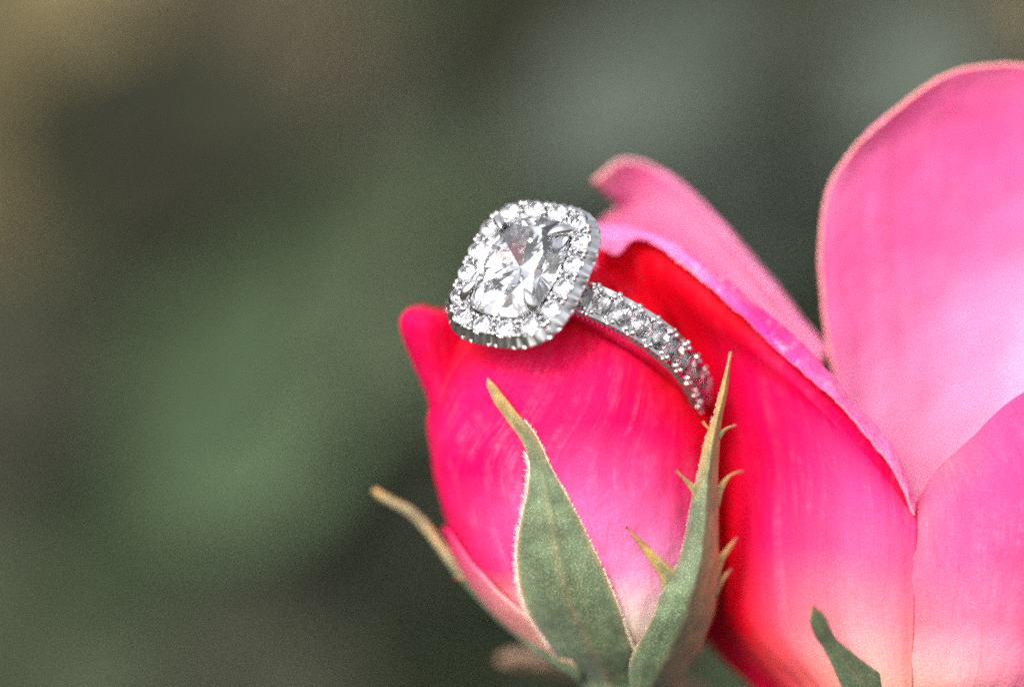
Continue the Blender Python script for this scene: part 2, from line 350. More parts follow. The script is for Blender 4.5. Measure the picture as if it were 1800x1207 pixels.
_m = nd(t_, 'ShaderNodeMixShader', Fac=.2); t_.links.new(_p.outputs[0], _m.inputs[1]); t_.links.new(_t.outputs[0], _m.inputs[2]); t_.links.new(_m.outputs[0], out_.inputs[0])
foliage()

# ------------------------------------------------------------------ tubes (stems)
def tube(pts, rads, seg=20):
    pts = [Vector(p) for p in pts]; V = []; F = []
    prev = None
    for i, p in enumerate(pts):
        d = (pts[min(i + 1, len(pts) - 1)] - pts[max(i - 1, 0)]).normalized()
        a = (prev - d * prev.dot(d)).normalized() if prev is not None else d.orthogonal().normalized()
        prev = a; b = d.cross(a)
        for k in range(seg):
            t = 2 * math.pi * k / seg; V.append(p + (a * math.cos(t) + b * math.sin(t)) * rads[i])
    for i in range(len(pts) - 1):
        for k in range(seg):
            F.append((i * seg + k, i * seg + (k + 1) % seg, (i + 1) * seg + (k + 1) % seg, (i + 1) * seg + k))
    F.append(tuple(range(seg - 1, -1, -1))); F.append(tuple((len(pts) - 1) * seg + k for k in range(seg)))
    return V, F

INV = WORLD.inverted()
def to_ground(start, dx=0.0, dy=0.0, n=14):
    """points in lens mm from start curving down to the soil"""
    wv = WORLD @ (Vector(start) * MM); out = []
    down0 = (ROT.to_3x3() @ Vector((0, 0, -1)))
    for i in range(n):
        t = i / (n - 1); L = wv.z + .01
        a = wv + down0 * L * t; b = Vector((wv.x + dx * t, wv.y + dy * t, wv.z - L * t))
        k = min(1, t * 4); k = k * k * (3 - 2 * k); k = .0 if t == 0 else k
        a = wv + down0 * min(L * t, .03)
        q = b + (a - b) * (1 - k) if t < .25 else b + Vector((0, 0, 0))
        q = b + (down0 * .02 - Vector((0, 0, down0.z * .02))) * math.sin(min(1, t * 3) * math.pi / 2)
        out.append((INV @ q) / MM)
    out[-1].z += 0
    return out

# ------------------------------------------------------------------ the bud
CY = 9.0
PROF = [(1190, 1035, 1155), (1165, 990, 1195), (1150, 965, 1210), (1120, 935, 1235), (1090, 898, 1248), (1060, 868, 1255), (1000, 822, 1258), (930, 793, 1258), (860, 772, 1256), (780, 758, 1246),
        (700, 751, 1232), (640, 762, 1220), (580, 795, 1200), (530, 850, 1180), (490, 930, 1130), (468, 1010, 1070)]
_py = np.array([p[0] for p in PROF][::-1], float); _L = np.array([p[1] for p in PROF][::-1], float); _R = np.array([p[2] for p in PROF][::-1], float)
def prof(py):
    l = np.interp(py, _py, _L); r = np.interp(py, _py, _R); return (l + r) / 2, (r - l) / 2
def prof_s(py):   # smoothed
    s = [prof(py + d) for d in (-24, -12, 0, 12, 24)] if py < 1140 else [prof(py)]
    return sum(a for a, _ in s) / len(s), sum(b for _, b in s) / len(s)
def bud_pt(phi, py, off=0.0):
    c, r = prof_s(py); s = (D + CY) / D
    o = pp(c, py, CY); r = r / K * s + off
    return Vector((o.x + r * math.cos(phi), CY + r * .97 * math.sin(phi), o.z))
def surf_y(px, py, off=0.0, lim=.86):
    c, r = prof_s(py); s = (D + CY) / D; r = r / K * s + off; y = 2.0
    ox = pp(c, py, CY).x
    for _ in range(6):
        x = pp(px, py, y).x - ox; x = max(-lim * r, min(lim * r, x)); y = CY - .97 * math.sqrt(r * r - x * x)
    return y

bud = thing('rose_bud', 'half-closed hot pink rosebud wearing the diamond ring, in front of the open rose', 'rosebud', pp(1100, 1200, 9))
def bud_sheet(name, phi_l, phi_r, py0, top, off, colg, mats, nv=70, nu=90, bump=None, **kw):
    P = np.zeros((nv, nu, 3))
    for j in range(nv):
        v = j / (nv - 1)
        for i in range(nu):
            u = i / (nu - 1); tp = top(u); py = py0 + (tp - py0) * v
            ph = math.radians(phi_l(py) * (1 - u) + phi_r(py) * u)
            o = off(u, v) if callable(off) else off
            P[j, i] = bud_pt(ph, py, o)
    return sheet(name, P, colg, mats, bud, **kw)
# inner cone of furled petals
bud_sheet('inner_petal', lambda p: -265, lambda p: 20, 1150, lambda u: 474, lambda u, v: -.75 + .12 * math.sin(u * 9), [[CREAM] * 3, [ROSE] * 3, [RED] * 3, [RED] * 3], [M_red], wr=.06, seed=4)
bud_sheet('inner_petal', lambda p: -60, lambda p: 150, 1150, lambda u: 500, lambda u, v: -.35 - .3 * v, [[CREAM] * 3, [ROSE] * 3, [RED] * 3, [RED] * 3], [M_red], wr=.06, seed=9)
# wide front petal
def topA(u):
    ph = -178 + u * 190
    px = prof_s(620)[0] + prof_s(620)[1] * math.cos(math.radians(ph))
    return float(sum(np.interp(px + d_, [760, 800, 900, 1000, 1060, 1120, 1180, 1225, 1250], [600, 575, 570, 566, 562, 585, 622, 680, 735]) for d_ in (-45, -22, 0, 22, 45)) / 5)
def offA(u, v):
    lip = max(0, v - .86) / .14
    return .08 + .10 * math.sin(u * 7 + v * 2) * v + .16 * lip**2
gA = [[CREAM, CREAM, CREAM, CREAM, CREAM, CREAM, PEACH],
      [ROSE, PEACH, (.88, .55, .5), (.90, .70, .60), (.91, .76, .66), (.90, .72, .62), PEACH],
      [HOT, ROSE, MAG, PINK, LP, (.90, .52, .62), ROSE],
      [HOT, HOT, MAG, PINK, PINK, PINK, RED],
      [RED, HOT, HOT, MAG, MAG, HOT, RED],
      [HOT, ROSE, HOT, HOT, HOT, RED, RED],
      [RED, HOT, HOT, HOT, RED, RED, RED],
      [RED, RED, RED, RED, RED, RED, RED]]
bud_sheet('petal', lambda p: float(sum(np.interp(p + d_, [560, 600, 660, 740, 800], [-146, -149, -156, -172, -200]) for d_ in (-40, -20, 0, 20, 40)) / 5), lambda p: 14, 1160, topA, offA, gA, [M_outer, M_red, M_rim], nv=110, nu=140, wr=.11, seed=2)
# left petal with the rolled lip
gB = [[(800, 850, 14), (772, 850, 9), (785, 850, 5.5), (850, 850, 6)],
      [(800, 760, 14), (762, 760, 9), (775, 760, 5.5), (840, 760, 6)],
      [(800, 700, 14), (752, 700, 9), (770, 700, 5.3), (840, 700, 6)],
      [(780, 640, 13), (727, 640, 8.2), (757, 645, 4.6), (840, 640, 6)],
      [(765, 585, 12), (703, 580, 7.2), (745, 585, 3.4), (840, 590, 6)],
      [(770, 556, 11), (707, 552, 7.2), (750, 558, 3.6), (840, 575, 6.5)],
      [(790, 545, 10.5), (728, 538, 8), (770, 545, 5.4), (840, 570, 7.5)],
      [(800, 560, 10.5), (752, 545, 9.4), (790, 556, 8.0), (840, 585, 9)]]
sheet('petal', ctrl(gB, 60, 50), [[ROSE] * 3, [HOT] * 3, [RED, HOT, RED], [RED, HOT, RED], [RED, (.84, .05, .12), RED]], [M_red, M_red, M_rim], bud, wr=.05, seed=12)
# pale outer petal low on the left
def phi_edge(py):
    ex = float(np.interp(py, [925, 975, 1030, 1065, 1090, 1130, 1170], [792, 826, 876, 920, 952, 992, 1020]))
    c, r = prof_s(py); s = (D + CY) / D; x = max(-.999, min(-.05, (ex - c) / (r + .45 * K)))
    return -math.degrees(math.acos(x))
bud_sheet('petal', lambda p: -230, phi_edge, 1165, lambda u: 925, .38, [[CREAM] * 3, [CREAM, (.87, .38, .36), (.88, .5, .42)], [PINK, (.86, .2, .34), (.87, .38, .38)], [MAG, MAG, (.85, .15, .3)], [ROSE] * 3], [M_outer, M_red, M_rim], nv=60, nu=50, wr=.05, seed=21)

# receptacle (hip) and stem
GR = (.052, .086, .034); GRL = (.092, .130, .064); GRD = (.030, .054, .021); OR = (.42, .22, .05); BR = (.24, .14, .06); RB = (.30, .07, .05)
def hip(parent, rows, cy, name='hip'):
    V = []; F = []; C = []; UV = []; n = 48
    for j, (py, l, r) in enumerate(rows):
        o = pp((l + r) / 2, py, cy); rr = (r - l) / 2 / K * (D + cy) / D
        for k in range(n):
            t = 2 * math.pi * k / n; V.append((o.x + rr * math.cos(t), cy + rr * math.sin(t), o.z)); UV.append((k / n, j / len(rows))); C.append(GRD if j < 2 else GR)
    for j in range(len(rows) - 1):
        for k in range(n): F.append((j * n + k, j * n + (k + 1) % n, (j + 1) * n + (k + 1) % n, (j + 1) * n + k))
    F.append(tuple(range(n - 1, -1, -1))); F.append(tuple((len(rows) - 1) * n + k for k in range(n)))
    return mesh(name, V, F, M_hip, parent, uv=UV, col=C)
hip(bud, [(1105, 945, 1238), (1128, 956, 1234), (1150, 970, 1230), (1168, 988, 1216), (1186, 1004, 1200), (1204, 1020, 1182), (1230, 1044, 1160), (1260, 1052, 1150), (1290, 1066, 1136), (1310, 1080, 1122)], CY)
st = to_ground(pp(1101, 1300, CY), .02, .03)
V, F = tube(st, [1.5] * len(st)); mesh('stem', V, F, M_hip, bud, uv=[(0, 0)] * len(V), col=[GR] * len(V))

# ------------------------------------------------------------------ sepals
def sepal(parent, stations, colg, name='sepal', ridge=.28, nv=80, nu=25, seed=0, th=.16, label=None, mat=None):
    """stations from base to tip: (py, left px, right px, y left, y mid, y right[, py shift of right])"""
    rows = []
    for s in stations:
        py, l, r, yl, ym, yr = s[:6]; k = s[6] if len(s) > 6 else 0
        pl, pr = pp(l, py - k / 2, yl), pp(r, py + k / 2, yr); pm = pp((l + r) / 2, py, ym)
        row = []
        for i in range(7):
            u = i / 6; w0 = (1 - u) * (1 - 2 * u); w1 = 4 * u * (1 - u); w2 = u * (2 * u - 1)
            p = pl * w0 + pm * w1 + pr * w2
            p.x = (pl.x * (1 - u) + pr.x * u) ; p.z = pl.z * (1 - u) + pr.z * u
            row.append(tuple(p))
        row = np.array(row); row[3, 1] -= ridge * min(1, abs(r - l) / 90)
        rows.append(row)
    G = np.array(rows); G = catmull(G, nv); G = catmull(G.transpose(1, 0, 2), nu).transpose(1, 0, 2)
    o = sheet(name, G, colg, [mat or M_sepal], parent, th=th, wr=.05, seed=seed, edge=.045, rim_col=(.46, .27, .11))
    if label: o['label'] = label
    return o, G

def hairs(parent, G, side, density, ln, name='edge_hair', v0=0.0, v1=1.0):
    V = []; F = []; E = G[:, 0 if side < 0 else -1]; I = G[:, 2 if side < 0 else -3]
    n = len(E); L = np.linalg.norm(np.diff(E, axis=0), axis=1).sum()
    for _ in range(int(L * density)):
        t = random.uniform(v0, v1) * (n - 1.001); j = int(t); f = t - j
        p = Vector(E[j] * (1 - f) + E[j + 1] * f); q = Vector(I[j]); o = (p - q).normalized(); al = Vector(E[j + 1] - E[j]).normalized()
        d = (o * .8 + al * random.uniform(-.2, .9) + Vector((0, random.uniform(-.5, .3), 0)) + Vector([random.gauss(0, .2) for _ in range(3)])).normalized()
        h = ln * random.uniform(.4, 1.1); w_ = .019; sd = d.cross(Vector((0, 1, 0))).normalized() * w_; p = p + Vector((0, .06, 0)) - d * .05
        mid = p + d * h * .55 + Vector([random.gauss(0, .03) for _ in range(3)]); tip = p + d * h + al * random.uniform(-.06, .12)
        b = len(V); V += [p - sd, p + sd, mid - sd * .8, mid + sd * .8, tip]; F += [(b, b + 1, b + 3, b + 2), (b + 2, b + 3, b + 4)]
    o = bpy.data.objects.new(name, None); bpy.data.objects.remove(o)
    base = bud_base_of[parent.name]
    V2 = [Vector(v) - Vector(base) for v in V]
    h_ = mesh(name, V2, F, M_hair, parent, False, local=True); h_['kind'] = 'stuff'
    return h_
bud_base_of = {}

def A(px, py, off=.3): return surf_y(px, py, off)
st1 = [(1215, 1030, 1118), (1195, 1012, 1122), (1172, 992, 1122), (1148, 974, 1115), (1120, 956, 1105), (1080, 930, 1092), (1040, 916, 1076), (1000, 910, 1059), (950, 911, 1036), (900, 920, 1011), (860, 928, 989), (820, 931, 967), (790, 926, 951), (762, 912, 935), (735, 893, 912), (705, 872, 888), (685, 861, 872), (670, 855, 857)]
S1 = []
for py, l, r in st1:
    o = .32 + .75 * min(1, max(0, (py - 930) / 130)); lift = max(0, (800 - py) / 130) * .5
    S1.append((py, l, r, A(l, py, o) - lift, A((l + r) / 2, py, o + .15) - lift - .05, A(r, py, o) - lift, 0 if py > 800 else -14))
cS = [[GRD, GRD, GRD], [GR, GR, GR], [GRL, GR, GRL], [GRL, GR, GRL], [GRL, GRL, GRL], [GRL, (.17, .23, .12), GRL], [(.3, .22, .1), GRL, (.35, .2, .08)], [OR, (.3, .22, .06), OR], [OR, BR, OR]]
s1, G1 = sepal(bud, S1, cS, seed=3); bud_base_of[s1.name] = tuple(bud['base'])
hairs(s1, G1, -1, 34, .56, v0=.20, v1=.70); hairs(s1, G1, 1, 30, .30, v0=.08, v1=.80)

st2 = [(1215, 1108, 1172, 4.4, 4.0, 6.0), (1192, 1106, 1194, 3.8, 3.3, 5.8), (1166, 1108, 1216, 3.0, 2.5, 5.6), (1140, 1116, 1233, 2.3, 1.9, 5.4), (1110, 1133, 1243, 1.5, 1.2, 5.0), (1080, 1148, 1255, .9, .6, 4.4), (1045, 1160, 1262, .7, .2, 3.8), (1012, 1178, 1265, .9, 0, 3.4),
       (980, 1194, 1265, 1.0, 0, 3.0), (940, 1204, 1264, 1.0, -.1, 2.6), (900, 1211, 1263, .9, -.1, 2.2), (860, 1219, 1262, .8, -.1, 1.9), (820, 1228, 1262, .7, -.1, 1.5), (780, 1237, 1264, .5, -.1, 1.1), (740, 1250, 1269, .4, 0, .8), (700, 1262, 1277, .3, 0, .5), (660, 1272, 1282, .2, 0, .3), (617, 1284, 1286, .1, .1, .1)]
cS2 = [[GRD, GRD, GRD], [GR, GR, BR], [GR, GR, (.22, .16, .07)], [GRL, GR, (.26, .18, .07)], [GRL, GRL, OR], [GRL, GRL, OR], [GRL, GRL, (.4, .22, .06)], [(.3, .22, .08), GRL, OR], [OR, (.24, .2, .07), OR], [OR, (.28, .18, .05), OR], [OR, OR, RB]]
s2, G2 = sepal(bud, st2, cS2, seed=5); bud_base_of[s2.name] = tuple(bud['base'])
hairs(s2, G2, -1, 12, .14, v0=.1, v1=.9)
SP = [[GRL, GR, GRL], [OR, GRL, OR], [OR, (.36, .24, .06), OR], [(.5, .16, .05), OR, (.5, .14, .05)], [(.35, .03, .06)] * 3]
def spur(sep, pts, name='spur', seed=0):
    """pts base to tip: (px, py, width px, y)"""
    G = []
    for i, (x, y_, wd, yy) in enumerate(pts):
        a = pts[max(0, i - 1)]; b = pts[min(len(pts) - 1, i + 1)]; dx, dy = b[0] - a[0], b[1] - a[1]; l = math.hypot(dx, dy); nx, ny = dy / l, -dx / l
        if nx > 0 : nx, ny = -nx, -ny
        wd *= (.95 if i == 0 else .72); G.append([(x + nx * wd / 2, y_ + ny * wd / 2, yy + .1), (x, y_, yy - .12), (x - nx * wd / 2, y_ - ny * wd / 2, yy + .1)])
    P = ctrl(G, 24, 9)
    o = sheet(name, P, SP, [M_sepal], bud, th=.12, wr=.02, seed=seed)
    bb = Vector(bud['base']); o.parent = sep
    return o
spur(s2, [(1188, 1035, 60, .75), (1172, 1008, 40, .5), (1150, 982, 28, .2), (1128, 956, 17, -.1), (1112, 938, 8, -.3), (1101, 926, 2, -.4)], seed=1)
spur(s2, [(1236, 882, 26, .35), (1222, 862, 20, .3), (1208, 846, 12, .1), (1196, 834, 7, 0), (1187, 825, 2, 0)], seed=2)
spur(s2, [(1258, 768, 14, .3), (1248, 756, 10, .3), (1241, 748, 6, .2), (1234, 739, 2, .2)], seed=3)
spur(s2, [(1262, 768, 14, .6), (1272, 757, 10, .8), (1281, 751, 6, 1.0), (1294, 747, 2, 1.2)], seed=4)
spur(s2, [(1254, 885, 26, 1.8), (1264, 862, 20, 2.0), (1276, 843, 13, 2.3), (1288, 833, 7, 2.6), (1306, 827, 2, 2.8)], seed=5)
spur(s2, [(1252, 1010, 30, 2.8), (1266, 984, 22, 3.2), (1282, 962, 14, 3.6), (1296, 944, 6, 4)], seed=6)
spur(s2, [(1252, 1040, 26, 3.2), (1266, 1022, 18, 3.6), (1276, 1010, 12, 3.9), (1286, 998, 5, 4.2)], seed=7)
# side sepals
def strip(parent, pts, colg, name='sepal', seed=0, th=.2, parent_base=None, label=None, n=60):
    G = []
    for i, (x, y_, wd, yy) in enumerate(pts):
        a = pts[max(0, i - 1)]; b = pts[min(len(pts) - 1, i + 1)]; dx, dy = b[0] - a[0], b[1] - a[1]; l = math.hypot(dx, dy) or 1; nx, ny = dy / l, -dx / l
        G.append([(x + nx * wd / 2, y_ + ny * wd / 2, yy + .5), (x, y_, yy), (x - nx * wd / 2, y_ - ny * wd / 2, yy + .5)])
    o = sheet(name, ctrl(G, n, 13), colg, [M_sepal], parent, th=th, wr=.05, seed=seed)
    if label: o['label'] = label
    return o
TAN = (.40, .27, .12)
strip(bud, [(1030, 1172, 60, 5.5), (990, 1155, 44, 5.5), (938, 1124, 30, 6.5), (885, 1086, 22, 7.5), (842, 1043, 19, 8), (808, 1004, 19, 8), (778, 964, 20, 8), (749, 927, 21, 8), (722, 900, 19, 8.2), (690, 882, 16, 8.6), (672, 872, 14, 9), (656, 860, 8, 9.2)],
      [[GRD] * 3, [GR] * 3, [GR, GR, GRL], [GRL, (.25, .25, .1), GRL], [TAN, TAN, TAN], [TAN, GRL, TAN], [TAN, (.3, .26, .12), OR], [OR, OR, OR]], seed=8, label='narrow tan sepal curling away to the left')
spur(bud, [(818, 1022, 10, 7.4), (808, 1017, 7, 7.2), (799, 1014, 2, 7)], seed=8)
strip(bud, [(1130, 1190, 60, 12), (1190, 1150, 60, 15), (1235, 1080, 50, 17.5), (1250, 1000, 36, 19), (1262, 900, 20, 20)], [[GRD] * 3, [GR] * 3, [GR] * 3, [GRL] * 3], seed=9)

# ------------------------------------------------------------------ open rose
rose = thing('open_rose', 'large open pink rose with broad petals filling the right of the frame', 'rose', pp(1560, 1300, 6))
HOT2 = (.84, .001, .10)
# left front petal: outer face red to cream, lip curled over showing the lilac inner face
gR = [[(1440, 1300, 5), (1460, 1300, 4), (1480, 1300, 3.4), (1500, 1300, 3), (1520, 1300, 3), (1545, 1300, 3), (1570, 1300, 3), (1600, 1300, 3)],
      [(1330, 1210, 11), (1375, 1215, 7), (1410, 1215, 4), (1445, 1215, 1.5), (1490, 1215, .2), (1535, 1215, -.5), (1570, 1215, -.6), (1603, 1215, -.3)],
      [(1215, 1090, 16.5), (1262, 1100, 12.5), (1310, 1105, 6.2), (1365, 1100, 2.6), (1430, 1095, .8), (1495, 1095, -.9), (1555, 1095, -1.2), (1607, 1095, -.6)],
      [(1170, 940, 18.5), (1230, 945, 14.5), (1290, 950, 8.4), (1350, 950, 4.0), (1420, 955, 1.4), (1490, 965, -.8), (1555, 985, -1.2), (1610, 1000, -.6)],
      [(1130, 780, 19), (1200, 780, 15), (1270, 785, 11), (1340, 800, 6), (1415, 820, 2.6), (1490, 850, .4), (1555, 890, -.6), (1611, 945, -.4)],
      [(1080, 620, 15.5), (1150, 600, 11.5), (1230, 610, 8.8), (1310, 650, 5.8), (1390, 700, 3.4), (1470, 760, 1.4), (1545, 830, .2), (1610, 918, 0)],
      [(1048, 480, 10.5), (1125, 470, 8.4), (1200, 510, 6.0), (1290, 580, 4.2), (1378, 655, 2.8), (1464, 735, 1.5), (1545, 815, .7), (1609, 905, .4)],
      [(1042, 403, 10), (1128, 410, 8), (1212, 453, 6), (1310, 527, 4.4), (1408, 610, 3.2), (1492, 704, 2.4), (1560, 780, 1.6), (1607, 893, .8)],
      [(1040, 410, 8.2), (1126, 412, 6.6), (1212, 455, 4.2), (1302, 536, 2.8), (1398, 619, 1.8), (1484, 707, 1.2), (1556, 790, .8), (1607, 900, .2)],
      [(1044, 440, 8.0), (1124, 420, 6.6), (1200, 467, 4.2), (1290, 548, 2.3), (1386, 632, 1.3), (1474, 714, .3), (1548, 800, .1), (1607, 908, -.2)]]
nv, nu = 150, 130
PR = ctrl(gR, nv, nu)
# the lip's free edge: notch near the ring and small tears
for i in range(nu):
    u = i / (nu - 1); tear = .25 * noise.noise(Vector((u * 30, 1.5, 0))) + (.35 * noise.noise(Vector((u * 90, 7, 0))) if .2 < u < .42 else 0)
    sag = .9 * math.exp(-((u - .075) / .035)**2)
    for j in range(nv):
        v = j / (nv - 1); k = max(0, (v - .8) / .2)
        PR[j, i, 2] -= (sag + tear * .5) * k**2
cR = [[CREAM] * 8, [CRIM, CRIM, (.84, .12, .14), (.85, .22, .2), (.86, .42, .32), (.87, .55, .42), (.87, .5, .4), PEACH],
      [CRIM, CRIM, RED, (.85, .08, .14), (.86, .19, .24), (.87, .28, .32), (.87, .26, .32), (.86, .2, .26)],
      [RED, RED, RED, ROSE, (.86, .05, .20), (.86, .09, .26), (.86, .12, .30), (.86, .12, .28)],
      [RED, RED, RED, HOT2, ROSE, MAG, MAG, MAG], [RED, RED, RED, HOT2, HOT2, HOT, ROSE, MAG], [RED, RED, RED, RED, HOT2, HOT2, HOT, HOT],
      [RED, RED, RED, RED, HOT2, HOT2, HOT, HOT], [RED, RED, RED, RED, HOT2, HOT2, HOT, HOT], [RED, RED, RED, RED, HOT2, HOT2, HOT, HOT]]
LL = (.87, .18, .46); LD = (.83, .03, .28)
# back (inner) skin faces the lens where the lip has rolled over; pigment by skin
def big_sheet():
    nv_, nu_ = PR.shape[:2]
    N = grid_normals(PR); 
    if N[30:60, :, 1].mean() > 0: N = -N     # outer face normal, towards the lens on the body of the petal
    C = lerp_grid(cR, nv_, nu_); P = PR.copy()
    Ci = lerp_grid([[CREAM] * 5, [LP] * 5, [PINK] * 5, [LL] * 5, [LL, LL, LD, LL, LL], [(.87, .26, .52), LL, LD, LL, (.87, .26, .52)]], nv_, nu_)
    for j in range(nv_):
        for i in range(nu_):
            u, v = i / (nu_ - 1), j / (nv_ - 1); p = P[j, i]
            d = noise.noise(Vector((u * 16, v * 1.5, 3))) * .10 + noise.noise(Vector((p[0] * .3, p[1] * .3, p[2] * .3))) * .2
            lipk = max(0, (v - .72) / .28)
            d += lipk * (noise.noise(Vector((u * 34, v * 6, 8))) * .16 + noise.noise(Vector((u * 80, v * 14, 2))) * .07)
            P[j, i] = p + N[j, i] * d
    t = .2
    A_ = P; B_ = P - N * t
    verts = np.concatenate([A_.reshape(-1, 3), B_.reshape(-1, 3)]); off = nv_ * nu_; F = []; mi = []
    for j in range(nv_ - 1):
        for i in range(nu_ - 1):
            a = j * nu_ + i
            F.append((a, a + 1, a + nu_ + 1, a + nu_)); mi.append(0)
            F.append((off + a + nu_, off + a + nu_ + 1, off + a + 1, off + a)); mi.append(1)
    border = [(0, i) for i in range(nu_)] + [(j, nu_ - 1) for j in range(1, nv_)] + [(nv_ - 1, i) for i in range(nu_ - 2, -1, -1)] + [(j, 0) for j in range(nv_ - 2, 0, -1)]
    ids = [j * nu_ + i for j, i in border]
    for a, b in zip(ids, ids[1:] + ids[:1]): F.append((b, a, off + a, off + b)); mi.append(2)
    uu, vv = np.meshgrid(np.linspace(0, 1, nu_), np.linspace(0, 1, nv_)); uv = np.stack([uu.ravel(), vv.ravel()], 1); uv = np.concatenate([uv, uv])
    # brown nibbled patch on the free edge
    rimc = Ci.copy()
    for i in range(nu_):
        u = i / (nu_ - 1); b = math.exp(-((u - .30) / .05)**2) * (noise.noise(Vector((u * 60, 0, 0))) * .5 + .6)
        for j in range(nv_ - 5, nv_):
            k = b * (1 if j > nv_ - 3 else .5); C[j, i] = C[j, i] * (1 - k) + np.array((.45, .22, .07)) * k; rimc[j, i] = rimc[j, i] * (1 - k) + np.array((.5, .28, .1)) * k
    C[-1] = C[-1] * .4 + np.array((.8, .3, .2)) * .6
    cc = np.concatenate([C.reshape(-1, 3), rimc.reshape(-1, 3)])
    return mesh('petal', verts, F, [M_red, M_lip, M_rim], rose, True, uv=uv, col=cc, midx=mi)
big_sheet()
# right front petal
gL = [[(1590, 1300, 3.2), (1620, 1300, 3), (1660, 1300, 3), (1700, 1300, 4), (1740, 1300, 6), (1780, 1300, 9)],
      [(1598, 1200, -.2), (1650, 1200, -.6), (1720, 1200, -1), (1800, 1200, -.4), (1890, 1200, 2), (1960, 1200, 7)],
      [(1600, 1100, -.5), (1660, 1095, -1.2), (1740, 1090, -2), (1830, 1090, -1.2), (1940, 1090, 2), (2030, 1090, 8)],
      [(1600, 1000, -.5), (1665, 990, -1), (1750, 970, -2), (1850, 960, -1.4), (1970, 950, 2), (2070, 940, 9)],
      [(1602, 930, -.1), (1668, 890, 0), (1750, 850, -1), (1850, 820, -.6), (1975, 790, 3), (2080, 780, 10)],
      [(1606, 885, 2.4), (1648, 826, 1.6), (1708, 768, .8), (1795, 692, 1), (1930, 640, 4), (2060, 620, 11)]]
cL = [[CREAM] * 5, [(.87, .45, .38), (.87, .45, .42), (.87, .35, .45), PINK, PINK], [(.86, .18, .24), (.86, .2, .32), (.86, .16, .32), MAG, MAG], [(.86, .15, .28), (.86, .10, .28), (.86, .08, .27), MAG, MAG], [(.86, .16, .26), (.86, .09, .28), (.86, .06, .26), MAG, ROSE], [PINK, (.87, .15, .26), (.86, .08, .28), MAG, ROSE]]
sheet('petal', ctrl(gL, 90, 90), cL, [M_red, M_pink, M_rim], rose, wr=.09, seed=31)
# tall upright petal behind, inner face to the lens
gU = [[(1590, 1150, 12), (1610, 1150, 12.5), (1640, 1150, 13), (1680, 1150, 13), (1720, 1150, 13), (1760, 1150, 12.5)],
      [(1560, 960, 11), (1600, 970, 12), (1660, 970, 13.5), (1740, 970, 14), (1830, 960, 13.5), (1900, 950, 12)],
      [(1500, 790, 10), (1560, 790, 12), (1660, 790, 14.5), (1780, 780, 15.5), (1900, 770, 14.5), (2010, 760, 12)],
      [(1464, 650, 9.5), (1540, 645, 12), (1660, 640, 15), (1800, 640, 16), (1950, 630, 15), (2080, 620, 12)],
      [(1449, 540, 9.2), (1530, 520, 11.5), (1650, 500, 14.5), (1800, 490, 15.5), (1960, 490, 14.5), (2100, 500, 11.5)],
      [(1443, 430, 9), (1520, 390, 11), (1640, 360, 13.2), (1790, 340, 14), (1950, 350, 13.2), (2090, 390, 11)],
      [(1460, 330, 9), (1530, 280, 10.4), (1650, 230, 11.8), (1780, 210, 12.2), (1930, 230, 12), (2050, 290, 11)],
      [(1498, 268, 9), (1548, 222, 9.6), (1645, 166, 10.2), (1760, 142, 10.6), (1890, 160, 10.8), (2000, 222, 11)],
      [(1524, 243, 8.8), (1568, 205, 9), (1648, 142, 9.2), (1735, 116, 9.6), (1850, 130, 10), (1960, 190, 10.8)]]
cU = [[CREAM] * 5, [PINK, LP, LP, LP, LP], [LP, LP, LP, PALE, PALE], [(.88, .20, .46), (.88, .25, .52), (.88, .34, .60), (.90, .54, .72), LP], [PINK, (.88, .15, .42), (.88, .17, .44), (.88, .26, .52), LP],
      [(.88, .24, .5), (.88, .17, .44), (.88, .14, .42), (.88, .15, .42), PINK], [(.88, .26, .5), (.88, .2, .46), (.88, .18, .44), (.88, .16, .42), PINK], [(.88, .28, .5), (.88, .24, .48), (.88, .24, .48), (.88, .24, .48), LP]]
sheet('petal', ctrl(gU, 110, 110), cU, [M_pink, M_red, M_rim], rose, wr=.12, seed=41, edge=.012, rim_col=(.88, .40, .34))
# back petal behind the ring with its rolled edge and drooping corner
gB2 = [[(1560, 1150, 13), (1580, 1150, 13), (1600, 1150, 13), (1620, 1150, 12), (1640, 1150, 12)],
       [(1330, 900, 19), (1400, 900, 18), (1470, 900, 16), (1530, 900, 14), (1570, 900, 12.5)],
       [(1130, 640, 22), (1230, 660, 20.5), (1330, 690, 18), (1420, 730, 15.5), (1500, 770, 13)],
       [(1035, 480, 20), (1130, 480, 19), (1240, 520, 17.5), (1350, 610, 15.5), (1450, 700, 13)],
       [(1052, 400, 18.5), (1110, 400, 18), (1200, 420, 17), (1330, 530, 15.2), (1440, 660, 13)],
       [(1088, 366, 17.5), (1130, 350, 17), (1210, 372, 16), (1330, 500, 14.8), (1442, 640, 13)],
       [(1072, 346, 15.8), (1118, 306, 15.8), (1215, 345, 15), (1335, 482, 14), (1450, 625, 12.6)],
       [(1044, 320, 13.8), (1104, 282, 14.8), (1205, 328, 15.4), (1338, 470, 15), (1456, 615, 13.2)]]
LPB = (.89, .32, .56)
cB2 = [[CREAM] * 5, [PINK] * 5, [PINK] * 5, [PINK] * 5, [(.86, .2, .42)] * 3 + [LPB] * 2, [PINK, (.86, .24, .46), LPB, LPB, LPB], [LPB, PINK, LPB, LP, LPB], [(.88, .34, .4), LPB, LPB, LP, LP]]
sheet('petal', ctrl(gB2, 90, 90), cB2, [M_pink, M_red, M_rim], rose, wr=.06, seed=51, edge=.014, rim_col=(.88, .45, .42))
